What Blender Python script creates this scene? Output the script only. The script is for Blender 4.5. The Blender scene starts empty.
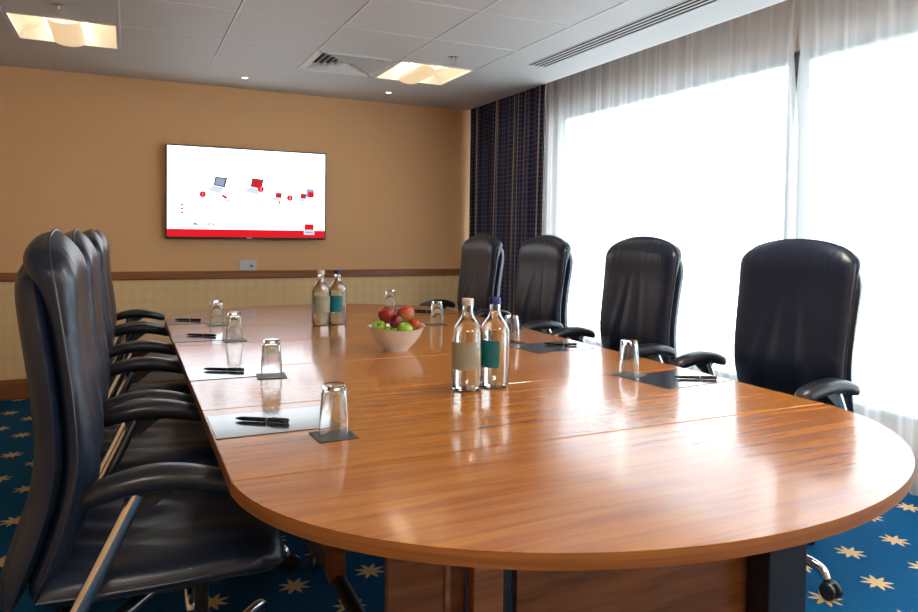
import bpy, bmesh, math, random
from mathutils import Vector, Matrix
PI = math.pi
random.seed(7)
sc = bpy.context.scene
COL = sc.collection

# ---------------------------------------------------------------- camera
cam = bpy.data.cameras.new('camera'); cam.lens = 704.58 * 36 / 918; cam.sensor_width = 36
cam.shift_y = -50.3 / 918; cam.clip_start = 0.02; cam.clip_end = 200
co = bpy.data.objects.new('camera', cam); COL.objects.link(co)
yaw, pit, rol = 0.440521, 0.032182, 0.014255
fw = Vector((math.sin(yaw), math.cos(yaw), 0)); rt = Vector((math.cos(yaw), -math.sin(yaw), 0)); up = Vector((0, 0, 1))
f2 = fw * math.cos(pit) - up * math.sin(pit); u2 = up * math.cos(pit) + fw * math.sin(pit)
r2 = rt * math.cos(rol) + u2 * math.sin(rol); u3 = u2 * math.cos(rol) - rt * math.sin(rol)
m = Matrix((r2, u3, -f2)).transposed().to_4x4(); m.translation = (0, 0, 1.22)
co.matrix_world = m; sc.camera = co

# ---------------------------------------------------------------- world, lights, exposure
w = bpy.data.worlds.new('overcast_sky'); sc.world = w; w.use_nodes = True
bgn = w.node_tree.nodes['Background']; bgn.inputs[0].default_value = (0.88, 0.94, 1.0, 1); bgn.inputs[1].default_value = 2.3
sc.view_settings.view_transform = 'Standard'; sc.view_settings.look = 'None'
sc.view_settings.gamma = 1; sc.view_settings.use_curve_mapping = False
sc.view_settings.exposure = 1.5
LAMP = 5.0; DOWN = 2.5; SCREEN = 1.05; ROOM = 13.0
def area(name, loc, rot, sx, sy, power, color, portal=False):
    l = bpy.data.lights.new(name, 'AREA'); l.shape = 'RECTANGLE'; l.size = sx; l.size_y = sy
    l.energy = power; l.color = color
    if portal: l.cycles.is_portal = True
    o = bpy.data.objects.new(name, l); COL.objects.link(o); o.location = loc; o.rotation_euler = rot
    return o
sun = bpy.data.lights.new('sun', 'SUN'); sun.energy = 3.2; sun.angle = 0.01; sun.color = (1, 0.97, 0.92)
so = bpy.data.objects.new('sun', sun); COL.objects.link(so); so.rotation_euler = (0, math.radians(-42), math.radians(12)); so.location = (-5, 0, 12)
area('window_daylight', (3.475, 1.8, 1.29), (0, PI / 2, 0), 2.0, 7.5, 0, (1, 1, 1), True)

# ---------------------------------------------------------------- materials
def nt(name):
    mt = bpy.data.materials.new(name); mt.use_nodes = True
    return mt, mt.node_tree, mt.node_tree.nodes['Principled BSDF']
def srgb(r, g, b):
    f = lambda c: (c / 255 / 12.92) if c / 255 <= 0.04045 else ((c / 255 + 0.055) / 1.055) ** 2.4
    return (f(r), f(g), f(b), 1)
def mat(name, col, rough=0.5, metal=0.0, spec=0.5, coat=0.0, bump=None, emis=None, es=0.0):
    mt, t, b = nt(name)
    b.inputs['Base Color'].default_value = col; b.inputs['Roughness'].default_value = rough
    b.inputs['Metallic'].default_value = metal; b.inputs['Specular IOR Level'].default_value = spec
    b.inputs['Coat Weight'].default_value = coat; b.inputs['Coat Roughness'].default_value = 0.1
    if emis: b.inputs['Emission Color'].default_value = emis; b.inputs['Emission Strength'].default_value = es
    n = t.nodes.new('ShaderNodeTexNoise'); tc = t.nodes.new('ShaderNodeTexCoord')
    t.links.new(tc.outputs['Object'], n.inputs['Vector'])
    sc_, st = bump if bump else (60, 0.02)
    n.inputs['Scale'].default_value = sc_
    bp = t.nodes.new('ShaderNodeBump'); bp.inputs['Strength'].default_value = st; bp.inputs['Distance'].default_value = 0.004
    t.links.new(n.outputs['Fac'], bp.inputs['Height']); t.links.new(bp.outputs[0], b.inputs['Normal'])
    return mt
def MA(t, op, a, b=None, c=None):
    n = t.nodes.new('ShaderNodeMath'); n.operation = op
    for i, v in enumerate((a, b, c)):
        if v is None: continue
        if isinstance(v, (int, float)): n.inputs[i].default_value = v
        else: t.links.new(v, n.inputs[i])
    return n.outputs[0]
def mixc(t, fac, a, b):
    n = t.nodes.new('ShaderNodeMix'); n.data_type = 'RGBA'
    for idx, v in ((0, fac), (6, a), (7, b)):
        if isinstance(v, (int, float, tuple)): n.inputs[idx].default_value = v
        else: t.links.new(v, n.inputs[idx])
    return n.outputs[2]
def wood(name, dark, light, scale=(1.2, 26, 26), rough=0.22, coat=0.0, spec=0.5, fine=True):
    mt, t, b = nt(name)
    tc = t.nodes.new('ShaderNodeTexCoord'); mp = t.nodes.new('ShaderNodeMapping'); mp.inputs['Scale'].default_value = scale
    oi = t.nodes.new('ShaderNodeObjectInfo')
    t.links.new(tc.outputs['Object'], mp.inputs['Vector'])
    ml = MA(t, 'MULTIPLY', oi.outputs['Random'], 13.0)
    cx = t.nodes.new('ShaderNodeCombineXYZ'); t.links.new(ml, cx.inputs[0]); t.links.new(ml, cx.inputs[1])
    t.links.new(cx.outputs[0], mp.inputs['Location'])
    n1 = t.nodes.new('ShaderNodeTexNoise'); n1.inputs['Scale'].default_value = 1.0; n1.inputs['Detail'].default_value = 4; n1.inputs['Distortion'].default_value = 0.9
    n2 = t.nodes.new('ShaderNodeTexNoise'); n2.inputs['Scale'].default_value = 4.5; n2.inputs['Detail'].default_value = 3
    t.links.new(mp.outputs[0], n1.inputs['Vector']); t.links.new(mp.outputs[0], n2.inputs['Vector'])
    r = t.nodes.new('ShaderNodeValToRGB'); r.color_ramp.elements[0].position = 0.36; r.color_ramp.elements[1].position = 0.64
    r.color_ramp.elements[0].color = dark; r.color_ramp.elements[1].color = light
    t.links.new(n1.outputs['Fac'], r.inputs[0])
    r2_ = t.nodes.new('ShaderNodeValToRGB'); r2_.color_ramp.elements[0].position = 0.32; r2_.color_ramp.elements[1].position = 0.58
    r2_.color_ramp.elements[0].color = (0.72, 0.66, 0.6, 1); r2_.color_ramp.elements[1].color = (1, 1, 1, 1)
    t.links.new(n2.outputs['Fac'], r2_.inputs[0])
    mx = t.nodes.new('ShaderNodeMix'); mx.data_type = 'RGBA'; mx.blend_type = 'MULTIPLY'; mx.inputs[0].default_value = 0.55
    t.links.new(r.outputs[0], mx.inputs[6]); t.links.new(r2_.outputs[0], mx.inputs[7])
    t.links.new(mx.outputs[2], b.inputs['Base Color'])
    b.inputs['Roughness'].default_value = rough; b.inputs['Coat Weight'].default_value = coat; b.inputs['Coat Roughness'].default_value = 0.10; b.inputs['Coat IOR'].default_value = 1.5
    b.inputs['Specular IOR Level'].default_value = spec
    return mt

M = {}
M['table'] = wood('oak_veneer', srgb(168, 94, 22), srgb(196, 124, 42), scale=(2.4, 34, 34), rough=0.26, coat=0.65)
M['lipping'] = wood('oak_lipping', srgb(140, 84, 34), srgb(164, 104, 48), scale=(1.5, 1.5, 60), rough=0.3)
M['panel'] = wood('oak_panel', srgb(120, 70, 34), srgb(150, 92, 48), scale=(2.5, 2.5, 26), rough=0.35)
M['oaktrim'] = wood('oak_trim', srgb(140, 84, 44), srgb(172, 112, 64), scale=(0.8, 40, 40), rough=0.4)
M['leather'] = mat('black_leather', (0.007, 0.014, 0.034, 1), 0.34, bump=(260, 0.10), spec=0.6)
M['piping'] = mat('leather_piping', (0.03, 0.034, 0.045, 1), 0.35)
M['pad'] = mat('black_armrest_leather', (0.012, 0.013, 0.018, 1), 0.30, bump=(200, 0.06), spec=0.6)
M['plastic'] = mat('black_plastic', (0.012, 0.012, 0.014, 1), 0.4)
M['chrome'] = mat('brushed_chrome', (0.72, 0.72, 0.72, 1), 0.18, metal=1.0)
M['white'] = mat('white_paint', (0.78, 0.78, 0.76, 1), 0.6)
M['ceil'] = mat('ceiling_tile_paint', (0.66, 0.66, 0.65, 1), 0.55)
M['ceilgrid'] = mat('ceiling_grid_metal', (0.82, 0.82, 0.81, 1), 0.5)
M['gap'] = mat('vent_shade_black', (0.02, 0.02, 0.02, 1), 0.8)  # flat black standing in for the shade inside the ceiling vents
M['porcelain'] = mat('white_porcelain', (0.84, 0.82, 0.78, 1), 0.15)
M['mat'] = mat('dark_blotter', (0.02, 0.03, 0.05, 1), 0.2, spec=0.7, coat=1.0, bump=(8, 0.06))
M['coaster'] = mat('dark_coaster', (0.035, 0.04, 0.05, 1), 0.45)
M['pen'] = mat('black_pen', (0.008, 0.008, 0.01, 1), 0.2)
M['tvblack'] = mat('tv_casing', (0.012, 0.012, 0.014, 1), 0.3)
M['silver'] = mat('satin_metal', (0.6, 0.6, 0.6, 1), 0.3, metal=1.0)
M['lampwhite'] = mat('reflector_enamel', (0.86, 0.80, 0.70, 1), 0.45)
M['basket'] = mat('lamp_basket', (0.62, 0.52, 0.36, 1), 0.4, emis=(1, 0.72, 0.42, 1), es=0.25)
M['tube'] = mat('lamp_tube', (1, 0.9, 0.75, 1), 0.5, emis=(1, 0.82, 0.60, 1), es=LAMP)
M['downlamp'] = mat('downlight_lens', (1, 0.9, 0.7, 1), 0.5, emis=(1, 0.8, 0.5, 1), es=DOWN)
M['alu'] = mat('window_frame_paint', (0.10, 0.11, 0.11, 1), 0.4)
M['building'] = mat('opposite_render', (0.80, 0.82, 0.86, 1), 0.8)
M['bwindow'] = mat('opposite_glazing', (0.35, 0.40, 0.46, 1), 0.2)
M['street'] = mat('street', (0.5, 0.5, 0.5, 1), 0.9)

def glass(name, col=(1, 1, 1, 1), ior=1.5, rough=0.0):
    mt, t, b = nt(name)
    b.inputs['Base Color'].default_value = col; b.inputs['Roughness'].default_value = rough
    b.inputs['IOR'].default_value = ior; b.inputs['Transmission Weight'].default_value = 1.0
    return mt
M['glass'] = glass('clear_glass', (0.98, 1, 0.99, 1))
M['bottleglass'] = glass('bottle_glass', (0.95, 1, 0.98, 1), 1.48)
M['water'] = glass('water', (0.99, 1, 1, 1), 1.33)
def pane():
    mt, t, b = nt('window_glass'); t.nodes.remove(b)
    tr = t.nodes.new('ShaderNodeBsdfTransparent'); tr.inputs[0].default_value = (0.93, 0.96, 0.95, 1)
    gl = t.nodes.new('ShaderNodeBsdfGlossy'); gl.inputs['Roughness'].default_value = 0.01
    lw = t.nodes.new('ShaderNodeLayerWeight'); lw.inputs[0].default_value = 0.5; fr = MA(t, 'MULTIPLY_ADD', MA(t, 'POWER', lw.outputs['Facing'], 5.0), 0.5, 0.04); mx = t.nodes.new('ShaderNodeMixShader')
    t.links.new(fr, mx.inputs[0]); t.links.new(tr.outputs[0], mx.inputs[1]); t.links.new(gl.outputs[0], mx.inputs[2])
    t.links.new(mx.outputs[0], t.nodes['Material Output'].inputs[0]); return mt
M['pane'] = pane()
def sheer():
    mt, t, b = nt('sheer_voile'); t.nodes.remove(b)
    tr = t.nodes.new('ShaderNodeBsdfTransparent'); tl = t.nodes.new('ShaderNodeBsdfTranslucent'); df = t.nodes.new('ShaderNodeBsdfDiffuse')
    tl.inputs[0].default_value = (0.97, 0.95, 0.93, 1); df.inputs[0].default_value = (0.86, 0.80, 0.76, 1)
    tc = t.nodes.new('ShaderNodeTexCoord'); mp = t.nodes.new('ShaderNodeMapping'); mp.inputs['Scale'].default_value = (8, 30, 0.6)
    n = t.nodes.new('ShaderNodeTexNoise'); n.inputs['Scale'].default_value = 1.0
    t.links.new(tc.outputs['Object'], mp.inputs['Vector']); t.links.new(mp.outputs[0], n.inputs['Vector'])
    lw = t.nodes.new('ShaderNodeLayerWeight'); lw.inputs[0].default_value = 0.35
    f = MA(t, 'ADD', MA(t, 'MULTIPLY', lw.outputs['Facing'], 0.25), MA(t, 'MULTIPLY', n.outputs['Fac'], 0.30))
    f = MA(t, 'MINIMUM', MA(t, 'ADD', f, 0.22), 0.92)
    m1 = t.nodes.new('ShaderNodeMixShader'); m1.inputs[0].default_value = 0.25
    t.links.new(tl.outputs[0], m1.inputs[1]); t.links.new(df.outputs[0], m1.inputs[2])
    m2 = t.nodes.new('ShaderNodeMixShader'); t.links.new(f, m2.inputs[0]); t.links.new(tr.outputs[0], m2.inputs[1]); t.links.new(m1.outputs[0], m2.inputs[2])
    t.links.new(m2.outputs[0], t.nodes['Material Output'].inputs[0]); return mt
M['sheer'] = sheer()

def wallpaper(name, base, dark, pattern):
    mt, t, b = nt(name); tc = t.nodes.new('ShaderNodeTexCoord'); sp = t.nodes.new('ShaderNodeSeparateXYZ')
    t.links.new(tc.outputs['Object'], sp.inputs[0])
    n = t.nodes.new('ShaderNodeTexNoise'); mp = t.nodes.new('ShaderNodeMapping'); mp.inputs['Scale'].default_value = (90, 90, 6) if not pattern else (6, 6, 90)
    t.links.new(tc.outputs['Object'], mp.inputs['Vector']); t.links.new(mp.outputs[0], n.inputs['Vector']); n.inputs['Scale'].default_value = 1
    fac = MA(t, 'MULTIPLY', n.outputs['Fac'], 0.5)
    if pattern:   # woven diamond damask
        a = MA(t, 'SINE', MA(t, 'MULTIPLY', MA(t, 'ADD', sp.outputs[0], sp.outputs[2]), 2 * PI / 0.15))
        c = MA(t, 'SINE', MA(t, 'MULTIPLY', MA(t, 'SUBTRACT', sp.outputs[0], sp.outputs[2]), 2 * PI / 0.15))
        fac = MA(t, 'ADD', MA(t, 'MULTIPLY', fac, 0.5), MA(t, 'MULTIPLY', MA(t, 'GREATER_THAN', MA(t, 'MULTIPLY', a, c), 0.0), 0.35))
    t.links.new(mixc(t, fac, base, dark), b.inputs['Base Color']); b.inputs['Roughness'].default_value = 0.6
    b.inputs['Specular IOR Level'].default_value = 0.25
    return mt
M['wallup'] = wallpaper('tan_wallpaper', srgb(244, 198, 148), srgb(232, 180, 126), False)
M['walllow'] = wallpaper('damask_wallpaper', srgb(252, 222, 168), srgb(244, 204, 146), True)

def carpet():
    mt, t, b = nt('star_carpet'); tc = t.nodes.new('ShaderNodeTexCoord'); sp = t.nodes.new('ShaderNodeSeparateXYZ')
    t.links.new(tc.outputs['Object'], sp.inputs[0]); X, Y = sp.outputs[0], sp.outputs[1]
    PX, PY, R = 0.27, 0.40, 0.058
    masks = []
    for k, (ox, oy) in enumerate(((0.02, 0.01), (0.02 + PX / 2, 0.01 + PY / 2))):
        fx = MA(t, 'MULTIPLY', MA(t, 'SUBTRACT', MA(t, 'FLOORED_MODULO', MA(t, 'DIVIDE', MA(t, 'ADD', X, ox), PX), 1.0), 0.5), PX)
        fy = MA(t, 'MULTIPLY', MA(t, 'SUBTRACT', MA(t, 'FLOORED_MODULO', MA(t, 'DIVIDE', MA(t, 'ADD', Y, oy), PY), 1.0), 0.5), PY)
        r = MA(t, 'SQRT', MA(t, 'ADD', MA(t, 'MULTIPLY', fx, fx), MA(t, 'MULTIPLY', fy, fy)))
        an = MA(t, 'ADD', MA(t, 'ARCTAN2', fy, fx), 0.35 + 0.2 * k)
        tri = MA(t, 'ABSOLUTE', MA(t, 'SUBTRACT', MA(t, 'MULTIPLY', MA(t, 'FLOORED_MODULO', MA(t, 'DIVIDE', an, 2 * PI / 8), 1.0), 2.0), 1.0))
        lim = MA(t, 'MULTIPLY_ADD', MA(t, 'POWER', tri, 1.3), R * 0.60, R * 0.40)
        masks.append(MA(t, 'LESS_THAN', r, lim))
        veins = MA(t, 'MULTIPLY', MA(t, 'LESS_THAN', tri, 0.06), MA(t, 'LESS_THAN', r, R * 0.3))
        masks[-1] = MA(t, 'MULTIPLY', masks[-1], MA(t, 'SUBTRACT', 1.0, MA(t, 'MULTIPLY', veins, 0.5)))
    mk = MA(t, 'MAXIMUM', masks[0], masks[1])
    wv = MA(t, 'SINE', MA(t, 'MULTIPLY', MA(t, 'ADD', Y, MA(t, 'MULTIPLY', X, 0.18)), 2 * PI / 0.013))
    n = t.nodes.new('ShaderNodeTexNoise'); n.inputs['Scale'].default_value = 300; t.links.new(tc.outputs['Object'], n.inputs['Vector'])
    f = MA(t, 'ADD', MA(t, 'MULTIPLY', wv, 0.22), n.outputs['Fac'])
    blue = mixc(t, f, srgb(0, 52, 88), srgb(12, 92, 136))
    t.links.new(mixc(t, mk, blue, srgb(206, 174, 126)), b.inputs['Base Color']); b.inputs['Roughness'].default_value = 0.95
    b.inputs['Specular IOR Level'].default_value = 0.1
    bp = t.nodes.new('ShaderNodeBump'); bp.inputs['Strength'].default_value = 0.3; bp.inputs['Distance'].default_value = 0.003
    t.links.new(f, bp.inputs['Height']); t.links.new(bp.outputs[0], b.inputs['Normal'])
    return mt
M['carpet'] = carpet()
def drape():
    mt, t, b = nt('checked_drape')
    uv = t.nodes.new('ShaderNodeUVMap'); uv.uv_map = 'cloth'; sp = t.nodes.new('ShaderNodeSeparateXYZ'); t.links.new(uv.outputs[0], sp.inputs[0])
    U, V = sp.outputs[0], sp.outputs[1]
    def line(c, per, wd): return MA(t, 'LESS_THAN', MA(t, 'FLOORED_MODULO', c, per), wd)
    v1 = line(U, 0.125, 0.009); v2 = line(MA(t, 'ADD', U, 0.06), 0.125, 0.006); h1 = line(V, 0.036, 0.004); v3 = line(U, 0.031, 0.0035)
    base = mixc(t, MA(t, 'MAXIMUM', h1, v3), srgb(46, 52, 82), srgb(104, 114, 144))
    c2 = mixc(t, v1, base, srgb(190, 164, 134)); c3 = mixc(t, v2, c2, srgb(110, 90, 76))
    t.links.new(c3, b.inputs['Base Color']); b.inputs['Roughness'].default_value = 0.75; b.inputs['Specular IOR Level'].default_value = 0.2
    return mt
M['drape'] = drape()
def apple(name, c1, c2, thr):
    mt, t, b = nt(name); tc = t.nodes.new('ShaderNodeTexCoord'); n = t.nodes.new('ShaderNodeTexNoise'); n.inputs['Scale'].default_value = 22
    t.links.new(tc.outputs['Object'], n.inputs['Vector']); r = t.nodes.new('ShaderNodeValToRGB')
    r.color_ramp.elements[0].position = thr; r.color_ramp.elements[1].position = thr + 0.2
    r.color_ramp.elements[0].color = c1; r.color_ramp.elements[1].color = c2
    t.links.new(n.outputs['Fac'], r.inputs[0]); t.links.new(r.outputs[0], b.inputs['Base Color']); b.inputs['Roughness'].default_value = 0.25
    return mt
M['applered'] = apple('red_apple_skin', srgb(140, 22, 22), srgb(190, 70, 48), 0.5)
M['appledark'] = apple('dark_red_apple_skin', srgb(98, 12, 24), srgb(134, 28, 34), 0.5)
M['applegreen'] = apple('green_apple_skin', srgb(126, 168, 30), srgb(158, 190, 62), 0.45)
M['applemix'] = apple('blushed_apple_skin', srgb(176, 60, 40), srgb(172, 150, 60), 0.5)
M['stem'] = mat('apple_stem', (0.08, 0.045, 0.02, 1), 0.8)
def labelm(name, c1, c2, sc_):
    mt, t, b = nt(name); tc = t.nodes.new('ShaderNodeTexCoord'); n = t.nodes.new('ShaderNodeTexNoise'); n.inputs['Scale'].default_value = sc_
    t.links.new(tc.outputs['Object'], n.inputs['Vector']); t.links.new(mixc(t, n.outputs['Fac'], c1, c2), b.inputs['Base Color']); b.inputs['Roughness'].default_value = 0.45; return mt
M['labelgrey'] = labelm('beige_label_paper', srgb(150, 150, 128), srgb(168, 168, 150), 30)
M['labelteal'] = labelm('teal_label_paper', srgb(0, 104, 116), srgb(20, 132, 140), 30)
M['capwhite'] = mat('white_cap', (0.62, 0.58, 0.52, 1), 0.35)
M['capblue'] = mat('blue_cap', srgb(20, 44, 120), 0.35)
def emit(name, col, s):
    mt, t, b = nt(name); t.nodes.remove(b); e = t.nodes.new('ShaderNodeEmission'); e.inputs[0].default_value = col; e.inputs[1].default_value = s
    t.links.new(e.outputs[0], t.nodes['Material Output'].inputs[0]); return mt
M['scr'] = emit('screen_white', (0.86, 0.94, 1, 1), SCREEN)
M['scrred'] = emit('screen_red', srgb(226, 30, 42), 0.38)
M['scrgrey'] = emit('screen_grey', srgb(150, 164, 186), 0.40)
M['scrpale'] = emit('screen_pale', srgb(222, 232, 244), 0.36)
M['scrink'] = emit('screen_ink', srgb(50, 56, 72), 0.1)
M['scrline'] = emit('screen_line', srgb(190, 200, 214), 0.22)
M['scrdark'] = emit('screen_dark', srgb(70, 76, 92), 0.4)

# ---------------------------------------------------------------- mesh helpers
def obj(name, bm, m, parent=None, smooth=True, loc=None):
    bmesh.ops.recalc_face_normals(bm, faces=bm.faces)
    me = bpy.data.meshes.new(name); bm.to_mesh(me); bm.free()
    ms = m if isinstance(m, (list, tuple)) else [m]
    for q in ms: me.materials.append(q)
    if smooth:
        me.shade_smooth(); me.set_sharp_from_angle(angle=math.radians(38))
    o = bpy.data.objects.new(name, me); COL.objects.link(o)
    if parent: o.parent = parent
    if loc: o.location = loc
    return o
def tag(o, label, cat, group=None, kind=None):
    if label: o['label'] = label
    if cat: o['category'] = cat
    if group: o['group'] = group
    if kind: o['kind'] = kind
    return o
def thing(name, label, cat, loc=(0, 0, 0), rz=0, group=None):
    o = bpy.data.objects.new(name, None); COL.objects.link(o); o.empty_display_size = 0.05
    o.location = loc; o.rotation_euler = (0, 0, rz); return tag(o, label, cat, group)
def struct(name, bm, m, label=None, smooth=True):
    o = obj(name, bm, m, smooth=smooth); o['kind'] = 'structure'
    if label: o['label'] = label
    return o
def B(bm, x0, x1, y0, y1, z0, z1, bev=0.0, mi=0):
    r = bmesh.ops.create_cube(bm, size=1, matrix=Matrix.Translation(((x0 + x1) / 2, (y0 + y1) / 2, (z0 + z1) / 2)) @ Matrix.Diagonal((x1 - x0, y1 - y0, z1 - z0, 1)))
    fs = set(f for v in r['verts'] for f in v.link_faces)
    for f in fs: f.material_index = mi
    if bev:
        es = list({e for v in r['verts'] for e in v.link_edges})
        bmesh.ops.bevel(bm, geom=es, offset=bev, segments=1, profile=0.5, affect='EDGES')
    return bm
def box(x0, x1, y0, y1, z0, z1, bev=0.0): return B(bmesh.new(), x0, x1, y0, y1, z0, z1, bev)
def lathe(prof, n=32, bm=None, mtx=None, closed=False):
    bm = bm or bmesh.new(); rings = []
    for r, z in prof:
        if r < 1e-6: rings.append([bm.verts.new((0, 0, z))])
        else: rings.append([bm.verts.new((r * math.cos(2 * PI * i / n), r * math.sin(2 * PI * i / n), z)) for i in range(n)])
    pr = list(zip(rings, rings[1:]))
    if closed: pr.append((rings[-1], rings[0]))
    for a, b in pr:
        for i in range(n):
            j = (i + 1) % n
            if len(a) == 1 and len(b) == 1: break
            if len(a) == 1: bm.faces.new((a[0], b[i], b[j]))
            elif len(b) == 1: bm.faces.new((a[i], a[j], b[0]))
            else: bm.faces.new((a[i], a[j], b[j], b[i]))
    if mtx:
        for rg in rings:
            for v in rg: v.co = mtx @ v.co
    return bm
def smoothpts(pts, n=6):
    P = [Vector(p) for p in pts]
    if len(P) < 3: return P
    Q = [P[0] * 2 - P[1]] + P + [P[-1] * 2 - P[-2]]; out = []
    for i in range(1, len(Q) - 2):
        a, b, c, d = Q[i - 1:i + 3]
        for k in range(n):
            t = k / n
            out.append(0.5 * ((2 * b) + (c - a) * t + (2 * a - 5 * b + 4 * c - d) * t * t + (3 * b - a - 3 * c + d) * t ** 3))
    out.append(P[-1]); return out
def tube(pts, r, n=10, bm=None, flat=1.0, ref=None, sm=0):
    """tube along pts; r a number or list; flat scales the section across ref"""
    bm = bm or bmesh.new()
    P = smoothpts(pts, sm) if sm else [Vector(p) for p in pts]
    N = len(P); R = r if isinstance(r, (list, tuple)) else [r] * N
    if len(R) != N: R = [R[min(int(i / (N - 1) * (len(R) - 1)), len(R) - 2)] * (1 - (i / (N - 1) * (len(R) - 1) - min(int(i / (N - 1) * (len(R) - 1)), len(R) - 2))) + R[min(int(i / (N - 1) * (len(R) - 1)), len(R) - 2) + 1] * (i / (N - 1) * (len(R) - 1) - min(int(i / (N - 1) * (len(R) - 1)), len(R) - 2)) for i in range(N)]
    ref = Vector(ref) if ref else None; rings = []; prev = None
    for i, p in enumerate(P):
        d = (P[min(i + 1, N - 1)] - P[max(i - 1, 0)]).normalized()
        if ref: s = ref.normalized()
        elif prev is None: s = d.cross(Vector((0, 0, 1))) if abs(d.z) < 0.9 else d.cross(Vector((1, 0, 0)))
        else: s = prev - d * prev.dot(d)
        s = (s - d * s.dot(d)).normalized(); prev = s; q = d.cross(s)
        rings.append([bm.verts.new(p + s * (R[i] * math.cos(2 * PI * k / n)) + q * (R[i] * flat * math.sin(2 * PI * k / n))) for k in range(n)])
    for a, b in zip(rings, rings[1:]):
        for k in range(n): bm.faces.new((a[k], a[(k + 1) % n], b[(k + 1) % n], b[k]))
    bm.faces.new(rings[0][::-1]); bm.faces.new(rings[-1]); return bm
def ease(a): return 0.45 * a + 0.55 * (0.5 - 0.5 * math.cos(PI * a))
def pillow(P, nu, nv, bm=None):
    """P(i,j,side) -> point; two sheets sharing their border"""
    bm = bm or bmesh.new(); V = {}
    for s in (0, 1):
        for i in range(nu + 1):
            for j in range(nv + 1):
                e = i in (0, nu) or j in (0, nv)
                if s and e: V[(1, i, j)] = V[(0, i, j)]
                else: V[(s, i, j)] = bm.verts.new(P(ease(i / nu), ease(j / nv), s, e))
    for s in (0, 1):
        for i in range(nu):
            for j in range(nv):
                q = [V[(s, i, j)], V[(s, i + 1, j)], V[(s, i + 1, j + 1)], V[(s, i, j + 1)]]
                bm.faces.new(q if not s else q[::-1])
    return bm
def prism(outline, z0, z1, bm=None, mi=0):
    bm = bm or bmesh.new()
    a = [bm.verts.new((x, y, z0)) for x, y in outline]; b = [bm.verts.new((x, y, z1)) for x, y in outline]
    bm.faces.new(a[::-1]); bm.faces.new(b); n = len(a)
    for i in range(n):
        f = bm.faces.new((a[i], a[(i + 1) % n], b[(i + 1) % n], b[i]))
        f.material_index = mi
    return bm
def dup(root, loc, rz, label=None, name=None):
    r = root.copy(); COL.objects.link(r); r.location = loc; r.rotation_euler = (0, 0, rz)
    if label: r['label'] = label
    for ch in list(root.children):
        c = ch.copy(); COL.objects.link(c); c.parent = r
        for g in ch.children:
            d = g.copy(); COL.objects.link(d); d.parent = c
    return r

# ---------------------------------------------------------------- room
WY = 5.80; ZC = 2.333; ZR = 2.62; WX = 3.50; LX = -2.0; BY = -2.4; EX = 2.78
struct('floor', box(LX, WX, BY, WY, -0.05, 0), M['carpet'], smooth=False)
bm = bmesh.new(); B(bm, LX, WX, WY, WY + 0.1, 0.86, ZR)
struct('wall_back', bm, M['wallup'], 'tan textured wall behind the television', smooth=False)
bm = bmesh.new(); B(bm, LX, WX, WY, WY + 0.1, 0, 0.86)
struct('wall_back_lower', bm, M['walllow'], 'pale yellow diamond patterned wall below the wooden rail', smooth=False)
struct('wall_left', box(LX - 0.1, LX, BY - 0.1, WY + 0.1, 0, ZR), M['wallup'], smooth=False)
struct('wall_front', box(LX, WX + 0.1, BY - 0.1, BY, 0, ZR), M['wallup'], smooth=False)
bm = box(LX, WX - 0.02, WY - 0.022, WY, 0.835, 0.897, 0.006)
struct('trim_1', bm, M['oaktrim'], 'oak dado rail along the back wall')
struct('baseboard_back', box(LX, WX - 0.02, WY - 0.018, WY, 0, 0.144, 0.005), M['oaktrim'], 'oak skirting board')
# window wall: lintel, low sill wall, frames and panes
bm = bmesh.new(); B(bm, WX, WX + 0.12, BY, WY + 0.1, 2.30, ZR); B(bm, WX, WX + 0.12, BY, WY + 0.1, 0, 0.28); B(bm, WX, WX + 0.12, WY - 0.35, WY + 0.1, 0.28, 2.30)
struct('wall_right', bm, mat('window_wall_paint', (0.50, 0.38, 0.30, 1), 0.7), 'lintel and low wall around the long window', smooth=False)
edges = [BY + 0.02, -0.9, 1.0, 2.92, WY - 0.36]
for i in range(4):
    y0, y1 = edges[i], edges[i + 1]; bm = bmesh.new()
    for a in (y0, y1 - 0.05): B(bm, WX + 0.03, WX + 0.09, a, a + 0.05, 0.28, 2.30)
    for a in (0.28, 2.25): B(bm, WX + 0.03, WX + 0.09, y0 + 0.05, y1 - 0.05, a, a + 0.05)
    o = struct('window_%d' % (i + 1), bm, M['alu'], smooth=False)
    obj('glass_pane', box(WX + 0.055, WX + 0.063, y0 + 0.05, y1 - 0.05, 0.33, 2.25), M['pane'], o, smooth=False)
# ceiling: bulkhead, tiles, grid, recess above the curtains
GX = [-2.2 + 0.0 + i for i in range(0)]
gx = [-0.585 - 0.547 * 2, -0.585 - 0.547, -0.585, -0.038, 0.514, 1.063, 1.605, 2.150]
gy = [4.907 - 0.572 * i for i in range(0, 13)]
bm = bmesh.new()
B(bm, LX, EX, gy[0], WY, ZC, ZC + 0.05); B(bm, gx[-1], EX, BY, 3.60 + 0.46, ZC, ZC + 0.05) if False else None
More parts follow.
